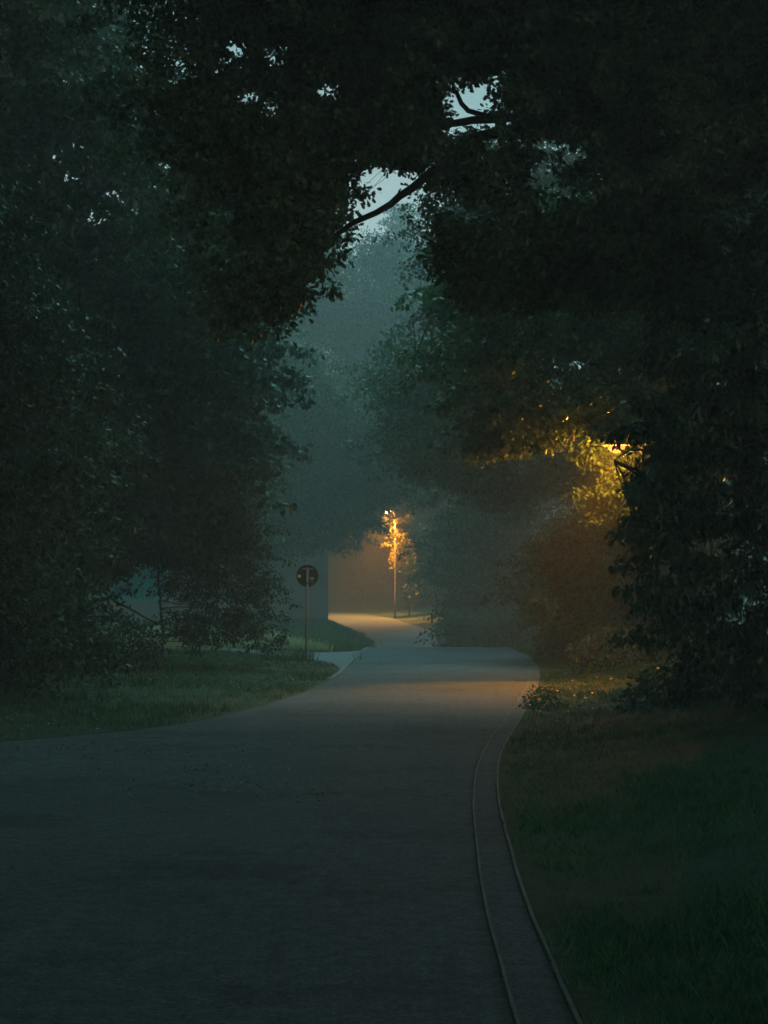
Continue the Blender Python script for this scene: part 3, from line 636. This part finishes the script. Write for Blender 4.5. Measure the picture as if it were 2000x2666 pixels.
# ------------------------------------------------------------------ printed board behind the left branches
m, nt, out = newmat('turquoise_print'); p_ = nt.nodes.new('ShaderNodeBsdfPrincipled'); p_.inputs['Roughness'].default_value = .5
c_ = ramp(nt, [(.33, (.1, .1, .2)), (.45, (.03, .34, .42)), (.62, (.04, .5, .56)), (.7, (.12, .2, .2))], nz(nt, 1.3, 3)); nt.links.new(c_, p_.inputs['Base Color']); nt.links.new(p_.outputs[0], out.inputs[0]); M_PRINT = m
bc = P(358, 1506, 58); root = empty('advertising_board', (bc[0], bc[1], float(ground_z(bc[0], bc[1]))), 'turquoise and violet printed board glimpsed through the left branches', 'board')
o_ = tuple(root.location); mb = MB(); rz = -.35
def rot(x, z, y=0): return (bc[0] + x * math.cos(rz) - y * math.sin(rz), bc[1] + x * math.sin(rz) + y * math.cos(rz), bc[2] + z)
W, H, rc = 1.22, .74, .14; outl = []
for cx, cz, a0 in ((W - rc, -H + rc, -90), (W - rc, H - rc, 0), (-W + rc, H - rc, 90), (-W + rc, -H + rc, 180)):
    for k in range(6): a = R(a0 + 18 * k); outl.append((cx + rc * math.cos(a), cz + rc * math.sin(a)))
n = len(outl); mb.add([rot(a, b, -.03) for a, b in outl] + [rot(a, b, .03) for a, b in outl], [tuple(range(n)), tuple(range(2 * n - 1, n - 1, -1))] + [(k, k + n, (k + 1) % n + n, (k + 1) % n) for k in range(n)])
mb.build('panel', M_PRINT, root, origin=o_)
for xx in (-W * .8, W + .07):
    mb = MB(); a = rot(xx, 0, .07); mb.tube([(a[0], a[1], o_[2] - .1), (a[0], a[1], bc[2] + H)], .05, 8); mb.build('post', M_STEEL, root, origin=o_)

# ------------------------------------------------------------------ road sign (seen from behind)
sd = 43.5; sc_ = P(799, 1499, sd); sx, sz_ = float(sc_[0]), float(sc_[2]); gz = float(ground_z(sx, sd)); o_ = (sx, sd, gz)
root = empty('road_sign', o_, 'round road sign seen from its dark back, on a thin pole', 'road sign')
mb = MB(); mb.tube([(sx - .015, sd, gz - .2), (sx, sd, gz + 1.2), (sx + .02, sd, sz_ + .22)], .032, 12); mb.build('pole', M_STEEL, root, smooth=True, origin=o_)
mb = MB(); n = 48; ring = lambda r, y: [(sx + .01 + r * math.cos(2 * math.pi * k / n), sd + y, sz_ + r * math.sin(2 * math.pi * k / n)) for k in range(n)]
v = ring(.275, .062) + ring(.298, .055) + ring(.302, .045) + ring(.302, .085)
mb.add(v, [tuple(range(n))] + [(j * n + k, j * n + (k + 1) % n, (j + 1) * n + (k + 1) % n, (j + 1) * n + k) for j in range(3) for k in range(n)] + [tuple(range(4 * n - 1, 3 * n - 1, -1))])
mb.build('disc', M_SIGN, root, origin=o_)
for zz, hw in ((.19, .15), (-.2, .05)):
    mb = MB(); mb.box((sx + .02, sd + .044, sz_ + zz), (hw, .012, .016)); mb.box((sx + .015, sd + .0, sz_ + zz), (.045, .034, .014)); mb.build('clamp', M_SIGN if zz < 0 else M_STEEL, root, origin=o_)
mb = MB(); mb.box((sx - .205, sd + .052, sz_ - .01), (.042, .002, .038), 0); mb.build('sticker', M_STICK, root, origin=o_)['label'] = 'pale square sticker'
mb = MB(); c0 = (sx + .14, sd + .052, sz_ - .07)
mb.add([(c0[0] + .06 * math.cos(a) * (1 + .1 * math.sin(3 * a)), c0[1], c0[2] + .042 * math.sin(a)) for a in np.linspace(0, 2 * math.pi, 20, endpoint=False)], [tuple(range(20))])
for dx, l in ((-.03, .09), (0, .17), (.03, .12)): mb.box((c0[0] + dx, c0[1], c0[2] - .03 - l / 2), (.004, .002, l / 2))
mb.build('sticker', M_STICK2, root, origin=o_)['label'] = 'greenish smeared sticker with drips'

# ------------------------------------------------------------------ street lamps
def street_lamp(label, bx, by, hx, hz, power, rad=.07):
    gz = float(ground_z(bx, by)); o_ = (bx, by, gz); root = empty('street_lamp', o_, label, 'street lamp', 'amber street lamps by the road')
    mb = MB(); mb.tube([(bx, by, gz - .2), (bx, by, gz + 1.1), (bx, by, gz + 1.15), (bx, by, hz - .25)], [rad, rad, rad * .7, rad * .5], 14); mb.build('pole', M_POST, root, smooth=True, origin=o_)
    s = 1 if hx > bx else -1; L = abs(hx - bx)
    mb = MB(); mb.tube(resample([(bx, by, hz - .3), (bx + s * .08, by, hz + .02), (bx + s * (L - .25), by, hz + .1)], 10), 10 and .03, 10); mb.build('arm', M_POST, root, smooth=True, origin=o_)
    # head: flattened tapered shell
    mb = MB(); vs = []; m = 9
    for i in range(m):
        t = i / (m - 1); xx = hx + s * (-.3 + .62 * t); wy = .05 + .1 * math.sin(math.pi * min(1, t * 1.1)) ** .7; hh = .03 + .07 * math.sin(math.pi * t) ** .6
        for k in range(12):
            a = 2 * math.pi * k / 12; vs.append((xx, by + wy * math.cos(a), hz + .11 + hh * max(-.25, math.sin(a))))
    mb.add(vs, [(i * 12 + k, i * 12 + (k + 1) % 12, (i + 1) * 12 + (k + 1) % 12, (i + 1) * 12 + k) for i in range(m - 1) for k in range(12)] + [tuple(range(12)), tuple((m - 1) * 12 + k for k in range(12))])
    hd = mb.build('lamp_head', M_STEEL, root, smooth=True, origin=o_)
    mm, nt, out = newmat('sodium_glow'); e = nt.nodes.new('ShaderNodeEmission'); e.inputs[0].default_value = (1, .3, .05, 1) if hx > 3 else (1, .42, .08, 1); e.inputs[1].default_value = 1.6 if hx > 3 else 25; nt.links.new(e.outputs[0], out.inputs[0])
    mb = MB(); vs = []
    for j in range(5):
        f = math.pi / 2 * j / 4
        for k in range(14): a = 2 * math.pi * k / 14; vs.append((hx + .19 * math.cos(a) * math.cos(f), by + .12 * math.sin(a) * math.cos(f), hz + .085 - .16 * math.sin(f)))
    mb.add(vs, [(j * 14 + k, j * 14 + (k + 1) % 14, (j + 1) * 14 + (k + 1) % 14, (j + 1) * 14 + k) for j in range(4) for k in range(14)])
    mb.build('bulb', mm, hd, smooth=True, origin=o_)
    for kind_, pw in (('POINT', power[0]), ('SPOT', power[1])):
        ld = bpy.data.lights.new('lamp_light', kind_); li = bpy.data.objects.new('lamp_light', ld); ld.energy = pw; ld.color = (1, .35, .035); ld.specular_factor = .5; ld.shadow_soft_size = .1
        if kind_ == 'SPOT': ld.spot_size = R(power[2]); ld.spot_blend = 1; li.rotation_euler = (-R(power[3][0]), R(-s * power[3][1]) , 0)
        link(li, root); li.location = (hx - bx, 0, hz - gz - .2)
street_lamp('far street lamp glowing amber on a slender pole beyond the crest', .72, 105, .18, float(P(1007, 1335, 105)[2]), LAMP_FAR)
street_lamp('near street lamp mostly hidden behind the pointed leaves at the right', 5.75, 34.3, 5.0, float(P(1595, 1168, 34)[2]), LAMP_NEAR)

# ------------------------------------------------------------------ haze
m, nt, out = newmat('mist'); v_ = nt.nodes.new('ShaderNodeVolumePrincipled'); v_.inputs['Color'].default_value = (.86, .97, .95, 1)
v_.inputs['Density'].default_value = HAZE_DENSITY; v_.inputs['Anisotropy'].default_value = .1; nt.links.new(v_.outputs[0], out.inputs['Volume'])
mb = MB(); mb.box((0, 180, 23), (330, 225, 27)); tag(mb.build('haze', m), kind='stuff', label='thin morning mist hanging between the trees', cat='mist')
